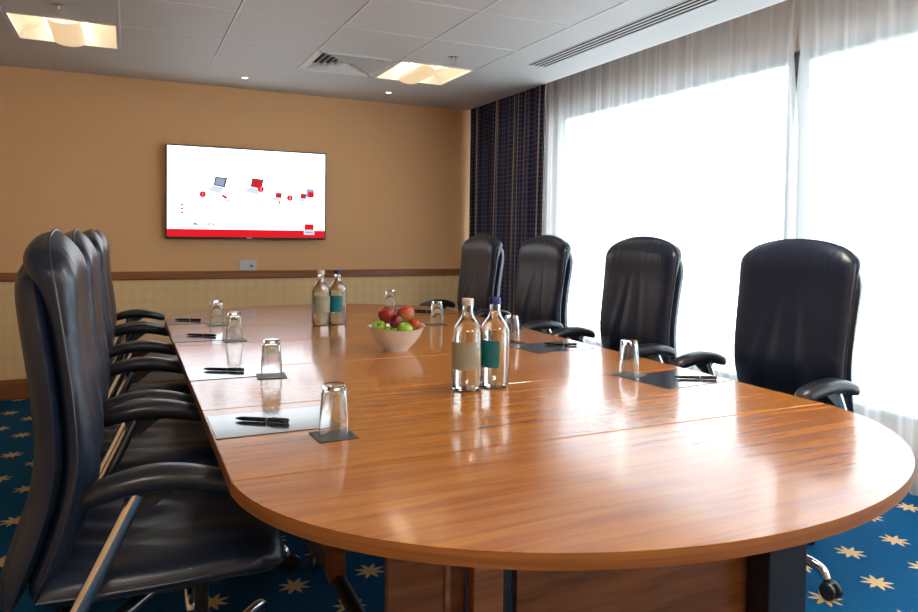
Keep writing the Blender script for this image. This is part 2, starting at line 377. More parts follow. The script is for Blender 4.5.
# bulkhead strip at the window side, cut for the slot diffuser
SX0, SX1, SY1 = 2.385, 2.520, 4.045
B(bm, gx[-1] + 0.004, SX0, BY, gy[0], ZC, ZC + 0.05); B(bm, SX1, EX, BY, gy[0], ZC, ZC + 0.05); B(bm, SX0, SX1, SY1, gy[0], ZC, ZC + 0.05)
B(bm, LX, gx[0] - 0.004, BY, gy[0], ZC, ZC + 0.05)
skip = {(2, 0), (5, 0), (6, 0), (6, 5), (2, 9), (6, 9)}
struct('ceiling', bm, M['ceil'], 'smooth painted ceiling margins around the tiles', smooth=False)
bm = bmesh.new()
for i in range(len(gx) - 1):
    for j in range(len(gy) - 1):
        if (i, j) in skip: continue
        g = 0.0065
        B(bm, gx[i] + g, gx[i + 1] - g, gy[j + 1] + g, gy[j] - g, ZC - 0.002, ZC + 0.02, 0.002)
struct('ceiling_tiles', bm, M['ceil'], 'square metal ceiling tiles', smooth=False)
bm = bmesh.new()
for x in gx: B(bm, x - 0.0055, x + 0.0055, gy[-1], gy[0] - 0.0, ZC - 0.004, ZC + 0.03)
for j, y in enumerate(gy[1:]): B(bm, gx[0], gx[-1], y - 0.0055, y + 0.0055, ZC - 0.0038, ZC + 0.03)
struct('trim_2', bm, M['ceilgrid'], 'white metal grid between the ceiling tiles', smooth=False)
bm = bmesh.new(); B(bm, LX - 0.1, WX + 0.12, BY - 0.1, WY + 0.1, ZR, ZR + 0.05)
B(bm, EX, EX + 0.02, BY, WY, ZC, ZR)
struct('ceiling_recess', bm, M['white'], 'recess above the curtains', smooth=False)

# slot diffuser
t = thing('slot_diffuser', 'long white ceiling slot diffuser with black slots beside the curtains', 'air vent', ((SX0 + SX1) / 2, SY1, ZC))
bm = bmesh.new(); nS = 4; wS = (SX1 - SX0)
for k in range(nS + 1):
    x = -wS / 2 + k * (wS / nS); B(bm, max(x - 0.0060, -wS / 2), min(x + 0.0060, wS / 2), BY - SY1 + 0.02, 0, -0.003, -0.001)
obj('slat', bm, M['ceilgrid'], t, smooth=False)
obj('duct_shade', box(-wS / 2, wS / 2, BY - SY1 + 0.02, 0, 0.003, 0.012), M['gap'], t, smooth=False)  # black sheet close above the slats paints the shade in the slots

# recessed ceiling lights: those in view, plus unseen ones added as fill
def ceiling_light(i, label, row=0):
    x0, x1, y0, y1 = gx[i] + 0.004, gx[i + 1] - 0.004, gy[row + 1] + 0.004, gy[row] - 0.004
    cx, cy = (x0 + x1) / 2, (y0 + y1) / 2; hw, hl = (x1 - x0) / 2, (y1 - y0) / 2
    t = thing('ceiling_light', label, 'ceiling light', (cx, cy, ZC), 0, 'recessed fluorescent ceiling lights')
    bm = bmesh.new()
    B(bm, -hw, -hw + 0.014, -hl, hl, -0.004, 0.11); B(bm, hw - 0.014, hw, -hl, hl, -0.004, 0.11)
    B(bm, -hw, hw, -hl, -hl + 0.014, -0.004, 0.11); B(bm, -hw, hw, hl - 0.014, hl, -0.004, 0.11)
    obj('frame', bm, M['white'], t, smooth=False)
    bm = bmesh.new(); N = 12; n2 = 10     # two vaulted reflector bays
    for sgn in (-1, 1):
        a, b = 0.0, sgn * (hw - 0.014); rows = []
        for k in range(N + 1):
            u = k / N; x = a + (b - a) * u; z = 0.015 + 0.085 * math.sin(PI * u) ** 0.6 + (0.0)
            rows.append([bm.verts.new((x, -hl + 0.014 + (2 * hl - 0.028) * q / n2, z if 0 < q < n2 else min(z, 0.03 + 0.05 * math.sin(PI * u)))) for q in range(n2 + 1)])
        for r0, r1 in zip(rows, rows[1:]):
            for q in range(n2): bm.faces.new((r0[q], r0[q + 1], r1[q + 1], r1[q]))
    obj('reflector', bm, M['lampwhite'], t)
    bm = bmesh.new(); rows = []
    for k in range(11):
        an = PI * k / 10; rows.append([bm.verts.new((-0.085 * math.cos(an), y, 0.012 - 0.035 * math.sin(an))) for y in (-hl + 0.016, hl - 0.016)])
    for r0, r1 in zip(rows, rows[1:]): bm.faces.new((r0[0], r0[1], r1[1], r1[0]))
    obj('lamp_basket', bm, M['basket'], t)
    for s in (-1, 1):
        obj('lamp_tube', tube([(s * 0.10, -hl + 0.03, 0.045), (s * 0.10, hl - 0.03, 0.045)], 0.008), M['tube'], t)
    l = bpy.data.lights.new('lamp_glow', 'AREA'); l.shape = 'RECTANGLE'; l.size = 0.5; l.size_y = 0.5; l.energy = ROOM if row else 19.0; l.color = (1, 0.93, 0.84)
    lo = bpy.data.objects.new('lamp_glow', l); COL.objects.link(lo); lo.parent = t; lo.location = (0, 0, 0.006 if row else 0.10)
    return t
for row, i in ((5, 6), (9, 2), (9, 6)):  # fittings out of view, added to brighten the room
    ceiling_light(i, {(5, 6): 'added unseen ceiling fill light above the middle chairs on the curtain side', (9, 2): 'added unseen ceiling fill light behind the camera on the left', (9, 6): 'added unseen ceiling fill light behind the camera on the curtain side'}[(row, i)], row)
ceiling_light(2, 'recessed warm ceiling light at the top left, nearest the left end of the wall')
ceiling_light(6, 'recessed warm ceiling light between the square air vent and the checked curtain')

# square air vent
vx, vy = (gx[5] + gx[6]) / 2, (gy[0] + gy[1]) / 2
t = thing('air_vent', 'square white four-way ceiling air vent beside the right ceiling light', 'air vent', (vx, vy, ZC))
hx, hy = (gx[6] - gx[5]) / 2 - 0.005, (gy[0] - gy[1]) / 2 - 0.005
bm = bmesh.new()
for (a, b, c, d) in ((-hx, -hx + 0.035, -hy, hy), (hx - 0.035, hx, -hy, hy), (-hx, hx, -hy, -hy + 0.035), (-hx, hx, hy - 0.035, hy)): B(bm, a, b, c, d, -0.003, 0.02)
obj('frame', bm, M['ceilgrid'], t, smooth=False)
bm = bmesh.new(); S0 = hx - 0.04; R_ = hy - 0.04
for k in range(6):       # nested sloping blades on four sides
    s = 1 - k / 6.0; s2 = s - 0.085
    for (ax, sg) in ((0, 1), (0, -1), (1, 1), (1, -1)):
        def pt(a, s_, z, e):
            return (sg * S0 * s_, e * R_ * s_, z) if ax == 0 else (e * S0 * s_, sg * R_ * s_, z)
        q = [bm.verts.new(p) for p in (pt(0, s, 0.0, -1), pt(0, s, 0.0, 1), pt(0, s2, 0.030, 1), pt(0, s2, 0.030, -1))]
        q2 = [bm.verts.new((v.co.x, v.co.y, v.co.z + 0.002)) for v in q]
        bm.faces.new(q); bm.faces.new(q2[::-1])
        for z_ in range(4): bm.faces.new((q[z_], q[(z_ + 1) % 4], q2[(z_ + 1) % 4], q2[z_]))
obj('blade', bm, M['ceilgrid'], t, smooth=False)
obj('duct_shade', box(-S0, S0, -R_, R_, 0.05, 0.055), M['gap'], t, smooth=False)  # black plate puts the shade behind the blades into colour

def downlight(x, y, label):
    t = thing('downlight', label, 'downlight', (x, y, ZC), 0, 'small downlights along the wall')
    obj('bezel', lathe([(0.019, -0.001), (0.030, -0.004), (0.033, -0.001), (0.033, 0.0)], 24), M['white'], t)
    obj('lens', lathe([(0, -0.006), (0.012, -0.005), (0.0195, -0.001)], 20), M['downlamp'], t)
downlight(0.78, 5.37, 'small round downlight in the ceiling above the television')
downlight(1.89, 5.37, 'small round downlight in the ceiling in front of the checked curtain end of the wall')
def sprinkler(x, y, label):
    t = thing('sprinkler', label, 'sprinkler', (x, y, ZC - 0.002), 0, 'ceiling sprinklers')
    obj('escutcheon', lathe([(0, -0.004), (0.028, -0.004), (0.034, -0.001), (0.034, 0.0)], 24), M['silver'], t)
    bm = lathe([(0, -0.004), (0.008, -0.004), (0.007, -0.022), (0.0, -0.022)], 14)
    tube([(0.007, 0, -0.018), (0.012, 0, -0.03), (0.003, 0, -0.043)], 0.002, 6, bm); tube([(-0.007, 0, -0.018), (-0.012, 0, -0.03), (-0.003, 0, -0.043)], 0.002, 6, bm)
    lathe([(0, -0.046), (0.016, -0.045), (0.016, -0.043), (0, -0.042)], 16, bm)
    obj('sprinkler_head', bm, M['silver'], t)
sprinkler(-0.31, 4.09, 'chrome ceiling sprinkler head above the left ceiling light, top left')
sprinkler(1.867, 4.09, 'chrome ceiling sprinkler head in the tile in front of the right ceiling light')

# ---------------------------------------------------------------- outside
bm = bmesh.new(); B(bm, 9.0, 9.6, -14, 26, -4, 12)
fac = obj('opposite_building', bm, M['building'], smooth=False)
tag(fac, 'pale overexposed office building seen faintly through the sheer curtains', 'building')
for k in range(4):
    for q in range(8):
        y0 = -10 + q * 3.6; z0 = -3 + k * 3.3
        bm = box(8.94, 8.99, y0, y0 + 3.1, z0, z0 + 1.7)
        obj('window', bm, M['bwindow'], fac, smooth=False)
struct('ground', box(3.7, 9.0, -14, 26, -4.1, -4.0), M['street'], 'street below the window', smooth=False)

# ---------------------------------------------------------------- curtains
def cloth(name, y0, y1, xf, z0, z1, m, step=0.008, rows=14, uvw=None):
    bm = bmesh.new(); n = int((y1 - y0) / step); uvl = bm.loops.layers.uv.new('cloth'); g = []; acc = [0.0]
    for i in range(n + 1):
        col = []
        for j in range(rows + 1):
            z = z0 + (z1 - z0) * j / rows; y = y0 + (y1 - y0) * i / n
            dx, dy = xf(y, j / rows)
            col.append(bm.verts.new((dx, y + dy, z)))
        g.append(col)
    for i in range(n): acc.append(acc[-1] + (g[i + 1][rows // 2].co - g[i][rows // 2].co).length)
    for i in range(n):
        for j in range(rows):
            f = bm.faces.new((g[i][j], g[i + 1][j], g[i + 1][j + 1], g[i][j + 1]))
            for l, (a, b) in zip(f.loops, ((i, j), (i + 1, j), (i + 1, j + 1), (i, j + 1))): l[uvl].uv = (acc[a], g[a][b].co.z)
    return obj(name, bm, m)
def fold(y, t, seed, amp, f0):
    s = math.sin(f0 * y + seed + 0.7 * math.sin(1.7 * y + seed)) + 0.55 * math.sin(2.17 * f0 * y + 1.3 * seed + 0.5 * math.sin(3.1 * y)) + 0.3 * math.sin(0.41 * f0 * y + 2 * seed)
    return amp * s * (0.75 + 0.25 * math.sin(2.2 * t + 0.8 * y))
YG = 2.752
def sh_left(y, t):    # the edge near the gap leans back to open a sliver high up
    k = max(0, (YG + 0.30 - y) / 0.30)
    open_ = 0.040 * math.exp(-((t - 0.86) / 0.09) ** 2) * k
    return 3.36 + fold(y, t, 1.0, 0.020, 38), open_
def sh_right(y, t):
    k = max(0, 1 - (YG - y) / 0.35)
    return 3.345 + fold(y, t, 4.2, 0.020, 34) - 0.02 * k, -0.030 * k * math.exp(-((t - 0.86) / 0.09) ** 2)
tag(cloth('sheer_curtain', YG - 0.004, 5.60, sh_left, 0.03, 2.60, M['sheer']), 'white sheer curtain hanging from the checked drape to the dark gap', 'curtain', 'sheer curtains')
tag(cloth('sheer_curtain', BY + 0.15, YG + 0.002, sh_right, 0.03, 2.60, M['sheer']), 'white sheer curtain at the far right, right of the narrow dark gap', 'curtain', 'sheer curtains')
def dr(y, t):
    pull = (1 - t) * 0.05
    return 2.825 + fold(y * 1.0, t, 2.0 + 0.3 * (1 - t), 0.030, 44) , -0.05 * (t - 0.5) * (1 if y < 5.4 else 0.2)
d0 = cloth('drape', 4.50, 5.76, dr, 0.02, 2.60, M['drape'], 0.004, 18)
tag(d0, 'heavy navy checked curtain gathered in the far corner', 'curtain')
bm = tube([(2.825, BY + 0.1, 2.611), (2.825, WY - 0.02, 2.611)], 0.008, 8); obj_t = obj('curtain_track', bm, M['white']); tag(obj_t, 'white curtain track above the checked curtain', 'curtain track')
bm = tube([(3.355, BY + 0.1, 2.611), (3.355, WY - 0.02, 2.611)], 0.008, 8); obj_t = obj('curtain_track', bm, M['white']); tag(obj_t, 'white curtain track above the sheer curtains', 'curtain track')

# ---------------------------------------------------------------- television
TX0, TX1, TZ0, TZ1 = 0.262, 1.482, 1.148, 1.858; TYF = 5.730
t = thing('television', 'large flat television on the tan wall showing a white and red slide', 'television', ((TX0 + TX1) / 2, TYF, (TZ0 + TZ1) / 2))
hw, hh = (TX1 - TX0) / 2, (TZ1 - TZ0) / 2
bm = bmesh.new(); B(bm, -hw, hw, 0.0, 0.03, -hh, hh, 0.004); B(bm, -hw * 0.6, hw * 0.6, 0.03, 0.055, -hh * 0.75, hh * 0.6)
cs = obj('casing', bm, M['tvblack'], t)
obj('wall_bracket', box(-0.2, 0.2, 0.05, 0.069, -0.15, 0.15), M['plastic'], t, smooth=False)
sw, s0, s1 = hw - 0.010, -hh + 0.016, hh - 0.010
obj('screen', box(-sw, sw, -0.0015, 0.001, s0, s1), M['scr'], t, smooth=False)
def slide(name, x0, x1, z0, z1, m, y=-0.0022): return obj(name, box(x0, x1, y, y + 0.0006, z0, z1), m, t, smooth=False)
def SX(f): return -sw + 2 * sw * f
def SZ(f): return s1 - (s1 - s0) * f
slide('red_band', SX(0), SX(1), SZ(1), SZ(0.915), M['scrred'])
slide('logo_backing', SX(0.858), SX(0.93), SZ(0.965), SZ(0.90), M['scrpale'], -0.003)
slide('logo_square', SX(0.862), SX(0.925), SZ(0.905), SZ(0.838), M['scrred'], -0.0036)
slide('logo_line', SX(0.866), SX(0.922), SZ(0.945), SZ(0.928), M['scrgrey'], -0.0036)
bmf = bmesh.new()
for (a, b, c, d) in ((0.07, 0.385, 0.33, 0.58), (0.41, 0.635, 0.33, 0.58), (0.65, 0.94, 0.33, 0.58)):
    for q in ((a, b, c, c + 0.008), (a, b, d, d + 0.008), (a, a + 0.005, c, d), (b, b + 0.005, c, d)):
        B(bmf, SX(q[0]), SX(q[1]), -0.0022, -0.0016, SZ(q[3]), SZ(q[2]))
obj('panel_outline', bmf, M['scrline'], t, smooth=False)
def quad(name, pts, m, y=-0.0026):
    bm = bmesh.new(); a = [bm.verts.new((SX(p), y, SZ(q))) for p, q in pts]; b = [bm.verts.new((SX(p), y + 0.0005, SZ(q))) for p, q in pts]
    bm.faces.new(a); bm.faces.new(b[::-1]); n = len(a)
    for i in range(n): bm.faces.new((a[i], b[i], b[(i + 1) % n], a[(i + 1) % n]))
    return obj(name, bm, m, t, smooth=False)
def laptop(x, z, s, red):
    quad('laptop_lid', [(x, z), (x + 0.012 * s, z - 0.10 * s), (x + 0.085 * s, z - 0.085 * s), (x + 0.07 * s, z + 0.02 * s)], M['scrdark'])
    quad('laptop_screen', [(x + 0.008 * s, z - 0.008 * s), (x + 0.018 * s, z - 0.085 * s), (x + 0.073 * s, z - 0.075 * s), (x + 0.062 * s, z + 0.005 * s)], M['scrgrey' if not red else 'scrred'], -0.0032)
    quad('laptop_base', [(x, z + 0.003 * s), (x + 0.07 * s, z + 0.023 * s), (x + 0.04 * s, z + 0.09 * s), (x - 0.04 * s, z + 0.055 * s)], M['scrpale'])
laptop(0.275, 0.42, 1.0, False); laptop(0.505, 0.42, 1.0, True); laptop(0.665, 0.53, 0.55, True); laptop(0.83, 0.53, 0.55, True)
slide('picture', SX(0.875), SX(0.925), SZ(0.52), SZ(0.42), M['scrgrey']); slide('picture', SX(0.885), SX(0.925), SZ(0.52), SZ(0.455), M['scrred'], -0.003)
quad('mouse', [(0.32, 0.535), (0.335, 0.52), (0.365, 0.55), (0.35, 0.57)], M['scrred']); quad('mouse', [(0.335, 0.585), (0.35, 0.565), (0.38, 0.585), (0.365, 0.605)], M['scrpale'])
quad('cable', [(0.10, 0.47), (0.11, 0.46), (0.155, 0.52), (0.145, 0.53)], M['scrpale']); quad('cable', [(0.515, 0.54), (0.525, 0.53), (0.59, 0.585), (0.575, 0.595)], M['scrpale']); quad('pointer', [(0.69, 0.57), (0.70, 0.57), (0.697, 0.615), (0.69, 0.615)], M['scrred'])
def text(name, s, x, z, size, m, y=-0.0042, al='LEFT'):
    c = bpy.data.curves.new(name, 'FONT'); c.body = s; c.size = size; c.align_x = al; c.align_y = 'CENTER'; c.extrude = 0.0002; c.offset = 0.0012 if len(s) > 3 else 0.0
    o = bpy.data.objects.new(name, c); COL.objects.link(o); o.parent = t; o.location = (SX(x), y, SZ(z)); o.rotation_euler = (PI / 2, 0, 0)
    me = bpy.data.meshes.new_from_object(o); bpy.data.objects.remove(o); bpy.data.curves.remove(c)
    me.materials.clear(); me.materials.append(m); o = bpy.data.objects.new(name, me); COL.objects.link(o); o.parent = t
    o.location = (SX(x), y, SZ(z)); o.rotation_euler = (PI / 2, 0, 0); return o
for (x, z, s) in ((0.21, 0.525, '1'), (0.572, 0.445, '2'), (0.762, 0.535, '3')):
    bm = lathe([(0, -0.0003), (0.024, -0.0003), (0.024, 0.0003), (0, 0.0003)], 24, mtx=Matrix.Translation((SX(x), -0.0032, SZ(z))) @ Matrix.Rotation(PI / 2, 4, 'X'))
    obj('number_disc', bm, M['scrred'], t, smooth=False); text('number', s, x, z, 0.032, M['scrpale'], al='CENTER')
for k in range(3):
    slide('bullet', SX(0.08), SX(0.096), SZ(0.655 + 0.045 * k), SZ(0.635 + 0.045 * k), M['scrred'])
    slide('text_line', SX(0.11), SX(0.42 + 0.1 * k), SZ(0.649 + 0.045 * k), SZ(0.643 + 0.045 * k), M['scrline'])
slide('text_line', SX(0.13), SX(0.56), SZ(0.822), SZ(0.816), M['scrline'])
slide('bullet', SX(0.085), SX(0.108), SZ(0.83), SZ(0.805), M['scrpale'])
text('slide_text', 'Office GUIDE', 0.135, 0.862, 0.032, M['scrink'])
slide('text_line', SX(0.08), SX(0.21), SZ(0.285), SZ(0.275), M['scrline'])
slide('maker_mark', -0.02, 0.02, -hh + 0.004, -hh + 0.011, M['silver'], -0.001)

# wall socket
t = thing('wall_socket', 'white double socket plate just above the wooden rail below the television', 'socket', (0.87, WY, 0.939))
obj('face_plate', box(-0.066, 0.066, -0.010, 0, -0.042, 0.042, 0.003), M['white'], t)
obj('socket_module', box(-0.055, -0.004, -0.013, -0.010, -0.028, 0.028, 0.001), mat('socket_white', (0.7, 0.75, 0.85, 1), 0.3), t)
obj('socket_module', box(0.004, 0.055, -0.013, -0.010, -0.028, 0.028, 0.001), M['white'], t)
obj('socket_hole', box(0.018, 0.040, -0.0145, -0.013, -0.014, 0.004), mat('socket_grey', (0.2, 0.2, 0.22, 1), 0.4), t)

# ---------------------------------------------------------------- table
T = 0.745; TH = 0.027; AX = 0.997; AW = 0.820
yA, yE = 1.404, 3.95
def near(x): return yA - 0.617 * math.sqrt(max(0, 1 - ((x - AX) / AW) ** 2))
def far(x): return yE + 0.58 * math.sqrt(max(0, 1 - ((x - AX) / AW) ** 2))
t = thing('conference_table', 'long oval oak conference table with glossy sectioned top', 'table', (AX, 2.6, 0))
def section(y0, y1, kind):
    g = 0.0016
    if kind == 'near':
        pts = []
        for k in range(65):
            a = PI + PI * k / 64; pts.append((AX + AW * math.cos(a), yA + 0.617 * math.sin(a)))
        pts = [p for p in pts if p[1] < y1 - 0.012]; pts = [(AX - AW, y1 - g)] + pts + [(AX + AW, y1 - g)]
    elif kind == 'far':
        pts = []
        for k in range(65):
            a = PI * k / 64; pts.append((AX + AW * math.cos(a), yE + 0.58 * math.sin(a)))
        pts = [p for p in pts if p[1] > y0 + 0.004]
        xx = AW * math.sqrt(max(0, 1 - ((y0 - yE) / 0.58) ** 2)) if y0 > yE else AW
        pts = [(AX + xx, y0 + g)] + pts + [(AX - xx, y0 + g)]
    else: pts = [(AX - AW, y0 + g), (AX + AW, y0 + g), (AX + AW, y1 - g), (AX - AW, y1 - g)]
    pts = [(x - AX, y - 2.6) for x, y in pts]
    bm = prism(pts, T - TH, T, mi=1)
    es = [e for e in bm.edges if all(abs(v.co.z - T) < 1e-5 for v in e.verts)]
    bmesh.ops.bevel(bm, geom=es, offset=0.0018, segments=1, profile=0.5, affect='EDGES')
    for f in bm.faces: f.material_index = 0 if f.calc_center_median().z > T - 0.0025 else (1 if abs(f.normal.z) < 0.5 else 0)
    o = obj('tabletop_section', bm, [M['table'], M['lipping']], t)
    return o
seams = [1.371, 1.94, 2.503, 3.056, 3.60, 3.93]
section(0, seams[0], 'near')
for a, b in zip(seams, seams[1:]): section(a, b, 'mid')
section(seams[-1], 9, 'far')
def lb(x0, x1, y0, y1, z0, z1, bev=0.0): return box(x0 - AX, x1 - AX, y0 - 2.6, y1 - 2.6, z0, z1, bev)
ZU = T - TH
# near pedestal
obj('modesty_panel', lb(0.845, 1.64, 1.440, 1.460, 0.13, ZU), M['panel'], t)
obj('leg_panel', lb(0.502, 0.634, 1.395, 1.415, 0.0, ZU), M['panel'], t)
obj('leg_panel', lb(0.634, 0.646, 1.390, 1.470, 0.0, ZU, 0.001), M['oaktrim'], t)
obj('leg_panel', lb(0.646, 0.700, 1.430, 1.450, 0.0, ZU), M['panel'], t)
obj('leg_panel', lb(0.704, 0.780, 1.390, 1.430, 0.0, ZU, 0.002), M['oaktrim'], t)
obj('leg_channel', lb(0.782, 0.812, 1.410, 1.450, 0.0, ZU, 0.002), M['plastic'], t)
o = obj('leg_column', lb(1.600, 1.752, 1.36, 1.44, 0.05, ZU, 0.004), M['plastic'], t); 
o = obj('panel_catch', box(1.555 - AX, 1.585 - AX, 1.425 - 2.6, 1.44 - 2.6, 0.46, 0.50, 0.003), M['plastic'], t)
o = obj('screw_plate', box(0.585 - AX, 0.612 - AX, 1.391 - 2.6, 1.395 - 2.6, 0.165, 0.180), M['silver'], t)
def tfoot(x, y, half=0.30, z=ZU, col=True):
    if col: obj('leg_column', lb(x - 0.03, x + 0.02, y - 0.035, y + 0.035, 0.09, z, 0.004), M['panel'], t)
    bm = tube([(x - AX, y - half - 2.6, 0.085), (x - AX, y - 2.6, 0.10), (x - AX, y + half - 2.6, 0.085)], 0.026, 10, flat=0.8, sm=4)
    f = obj('foot', bm, M['plastic'], t)
    for s in (-1, 1):
        bm = bmesh.new()
        for e in (-0.012, 0.012): lathe([(0, -0.008), (0.026, -0.008), (0.03, 0), (0.026, 0.008), (0, 0.008)], 16, bm, Matrix.Translation((x - AX + e * 1.2, y + s * (half - 0.02) - 2.6, 0.03)) @ Matrix.Rotation(PI / 2, 4, 'Y'))
        B(bm, x - AX - 0.008, x - AX + 0.008, y + s * (half - 0.02) - 2.612, y + s * (half - 0.02) - 2.588, 0.03, 0.08)
        obj('castor', bm, M['plastic'], f)
for yy in (2.2, 3.3): tfoot(0.615, yy)
for yy in (2.2, 3.3): tfoot(1.38, yy)
for yy in (3.85,): tfoot(0.997, yy)

# ---------------------------------------------------------------- chairs (local: faces +x, hub at the origin)
def prof(z, tab):
    n = len(tab)
    if z <= tab[0][0]: return tab[0][1]
    if z >= tab[-1][0]: return tab[-1][1]
    for i in range(n - 1):
        (z0, u0), (z1, u1) = tab[i], tab[i + 1]
        if z0 <= z <= z1:
            h = z1 - z0; k = (z - z0) / h
            m0 = (u1 - tab[i - 1][1]) / (z1 - tab[i - 1][0]) if i else (u1 - u0) / h
            m1 = (tab[i + 2][1] - u0) / (tab[i + 2][0] - z0) if i + 2 < n else (u1 - u0) / h
            return (2*k**3 - 3*k*k + 1) * u0 + (k**3 - 2*k*k + k) * h * m0 + (3*k*k - 2*k**3) * u1 + (k**3 - k*k) * h * m1
SEAM = [(0.44, -0.297), (0.52, -0.266), (0.60, -0.238), (0.68, -0.219), (0.76, -0.212), (0.87, -0.219), (0.97, -0.231), (1.10, -0.249), (1.20, -0.268)]
HW = [(0.44, 0.235), (0.60, 0.246), (0.85, 0.255), (1.10, 0.262), (1.20, 0.262)]
def gauss(x, s): return math.exp(-(x / s) ** 2)
def make_chair(label):
    t = thing('office_chair', label, 'chair', (0, 0, 0), 0, 'high-backed black leather chairs around the table')
    # front back cushion
    Z0, Z1 = 0.455, 1.165
    def outline(a, b):       # a across 0..1, b up 0..1 -> v, z with arched top and rounded corners
        s = a * 2 - 1; z = Z0 + (Z1 - Z0) * b
        hwid = prof(z, HW)
        topf = max(0, (b - 0.92) / 0.08); hwid *= 1 - 0.075 * topf ** 3
        botf = max(0, (0.06 - b) / 0.06); hwid *= 1 - 0.06 * botf ** 2
        z += 0.048 * (1 - abs(s) ** 2.2) * b ** 5 - 0.02 * (1 - s * s) * (1 - b) ** 6
        z -= 0.014 * max(0, (abs(s) - 0.8) / 0.2) ** 2 * topf
        return hwid * s, z
    def P(a, b, side, e):
        v, z = outline(a, b); s = a * 2 - 1
        rim = max(0, 1 - abs(s) ** 8) ** 0.45 * max(0, 1 - (abs(b * 2 - 1)) ** 14) ** 0.5
        u = prof(z, SEAM)
        if side == 0:
            d = 0.034 * rim + 0.012 * gauss(b - 0.93, 0.10) * rim + 0.012 * gauss(b - 0.3, 0.18) * rim
            d -= 0.016 * (1 - s * s) * gauss(b - 0.65, 0.4)
            # gathers at the top and sides, long vertical creases lower down
            d += 0.0007 * math.sin(41 * s + 2.2 * math.sin(7 * s + 1) + 3 * math.sin(5 * b)) * gauss(b - 0.95, 0.09) * (1 - s ** 8)
            d += 0.0008 * math.sin(71 * s + 1.2) * gauss(b - 0.93, 0.09) * (1 - s ** 8)
            d += 0.0010 * math.sin(90 * b + 6 * s) * gauss(abs(s) - 0.9, 0.16) * gauss(b - 0.6, 0.35)
            sp = (0.12 + 0.5 * abs(b - 0.75))
            d -= 0.005 * (gauss(s - 0.20 * (1.25 - b) - 0.06, 0.06) + gauss(s + 0.34 * (1.1 - b) + 0.04, 0.07)) * gauss(b - 0.38, 0.30)
            d += 0.0045 * (gauss(s - 0.50 * (1.2 - b) - 0.05, 0.09) + gauss(s + 0.05, 0.09) + gauss(s + 0.62 * (1.15 - b), 0.10)) * gauss(b - 0.36, 0.28)
            d *= 1.0 if not e else 0.0
            return Vector((u + d, v, z))
        d = 0.030 * rim + 0.036 * gauss(z - 1.165, 0.075) * rim
        return Vector((u - d, v * (1.0), z))
    cushion = obj('backrest', pillow(P, 56, 64), M['leather'], t)
    pts = []
    for k in range(0, 41): pts.append(outline(0, k / 40))
    for k in range(1, 41): pts.append(outline(k / 40, 1))
    for k in range(39, -1, -1): pts.append(outline(1, k / 40))
    obj('piping', tube([(prof(z, SEAM) - 0.001, v * 1.004, z + 0.001) for v, z in pts], 0.0032, 6), M['piping'], cushion)
    # rear shell
    def Q(a, b, side, e):
        s = a * 2 - 1; z = 0.44 + (1.125 - 0.44) * b; hwid = prof(z, HW) * 0.985
        topf = max(0, (b - 0.80) / 0.20); hwid *= 1 - 0.16 * topf ** 3
        z += 0.030 * (1 - abs(s) ** 2.2) * b ** 5
        rim = max(0, 1 - abs(s) ** 8) ** 0.5 * max(0, 1 - abs(b * 2 - 1) ** 14) ** 0.5
        u = prof(z, SEAM) - 0.040
        return Vector((u + 0.018 * rim, hwid * s, z)) if side == 0 else Vector((u - 0.044 * rim - 0.004 * (1 - s * s), hwid * s, z))
    obj('back_shell', pillow(Q, 30, 40), M['leather'], t)
    # seat
    def S(a, b, side, e):
        s = a * 2 - 1; u = -0.285 + 0.495 * b; hv = 0.262 + 0.016 * math.sin(PI * b); hv *= 1 - 0.16 * max(0, (b - 0.82) / 0.18) ** 2.5
        u += 0.022 * (1 - s * s) * b ** 4
        rim = max(0, 1 - abs(s) ** 7) ** 0.5 * max(0, 1 - abs(b * 2 - 1) ** 12) ** 0.5
        zc = 0.468 - 0.020 * max(0, (b - 0.7) / 0.3) ** 2
        if side == 0:
            d = 0.050 * rim - 0.014 * gauss(s, 0.55) * gauss(b - 0.45, 0.35)
            d += 0.006 * math.sin(15 * s + 5 * b + 2 * math.sin(6 * b)) * gauss(b - 0.25, 0.22) * (1 - s ** 4)
            d += 0.0045 * math.sin(9 * s * (1 + b) + 11 * b) * gauss(b - 0.5, 0.25) * gauss(abs(s) - 0.55, 0.3)
            return Vector((u, hv * s, zc + (0 if e else d)))
        return Vector((u, hv * s, zc - 0.036 * rim))
    seat = obj('seat', pillow(S, 48, 48), M['leather'], t)
    pts = []
    for k in range(0, 31): v = S(0, k / 30, 0, True); pts.append(v)
    for k in range(1, 31): pts.append(S(k / 30, 1, 0, True))
    for k in range(29, -1, -1): pts.append(S(1, k / 30, 0, True))
    obj('piping', tube([(p.x, p.y, p.z) for p in pts], 0.003, 6), M['piping'], seat)
    obj('seat_pan', box(-0.20, 0.13, -0.17, 0.17, 0.405, 0.436, 0.008), M['plastic'], t)
    for s in (-1, 1):
        y = s * 0.305
        # arm pad, arched
        bm = bmesh.new(); N = 20; rings = []
        for k in range(N + 1):
            q = k / N; u = -0.200 + 0.290 * q
            zt = 0.684 + 0.030 * math.sin(PI * q ** 0.9) - 0.004 * q
            endf = min(1, math.sqrt(max(0.0, 1 - (2 * q - 1) ** 8)) + 0.10)
            wd = (0.030 + 0.010 * math.sin(PI * q)) * (0.35 + 0.65 * endf); th = (0.0225 + 0.003 * math.sin(PI * q)) * (0.35 + 0.65 * endf)
            rg = []
            for a in range(16):
                an = 2 * PI * a / 16; c, d = math.cos(an), math.sin(an)
                rg.append(bm.verts.new((u, y + wd * math.copysign(abs(c) ** 0.75, c), zt - 0.004 + th * math.copysign(abs(d) ** 0.8, d))))
            rings.append(rg)
        for a, b in zip(rings, rings[1:]):
            for k in range(16): bm.faces.new((a[k], a[(k + 1) % 16], b[(k + 1) % 16], b[k]))
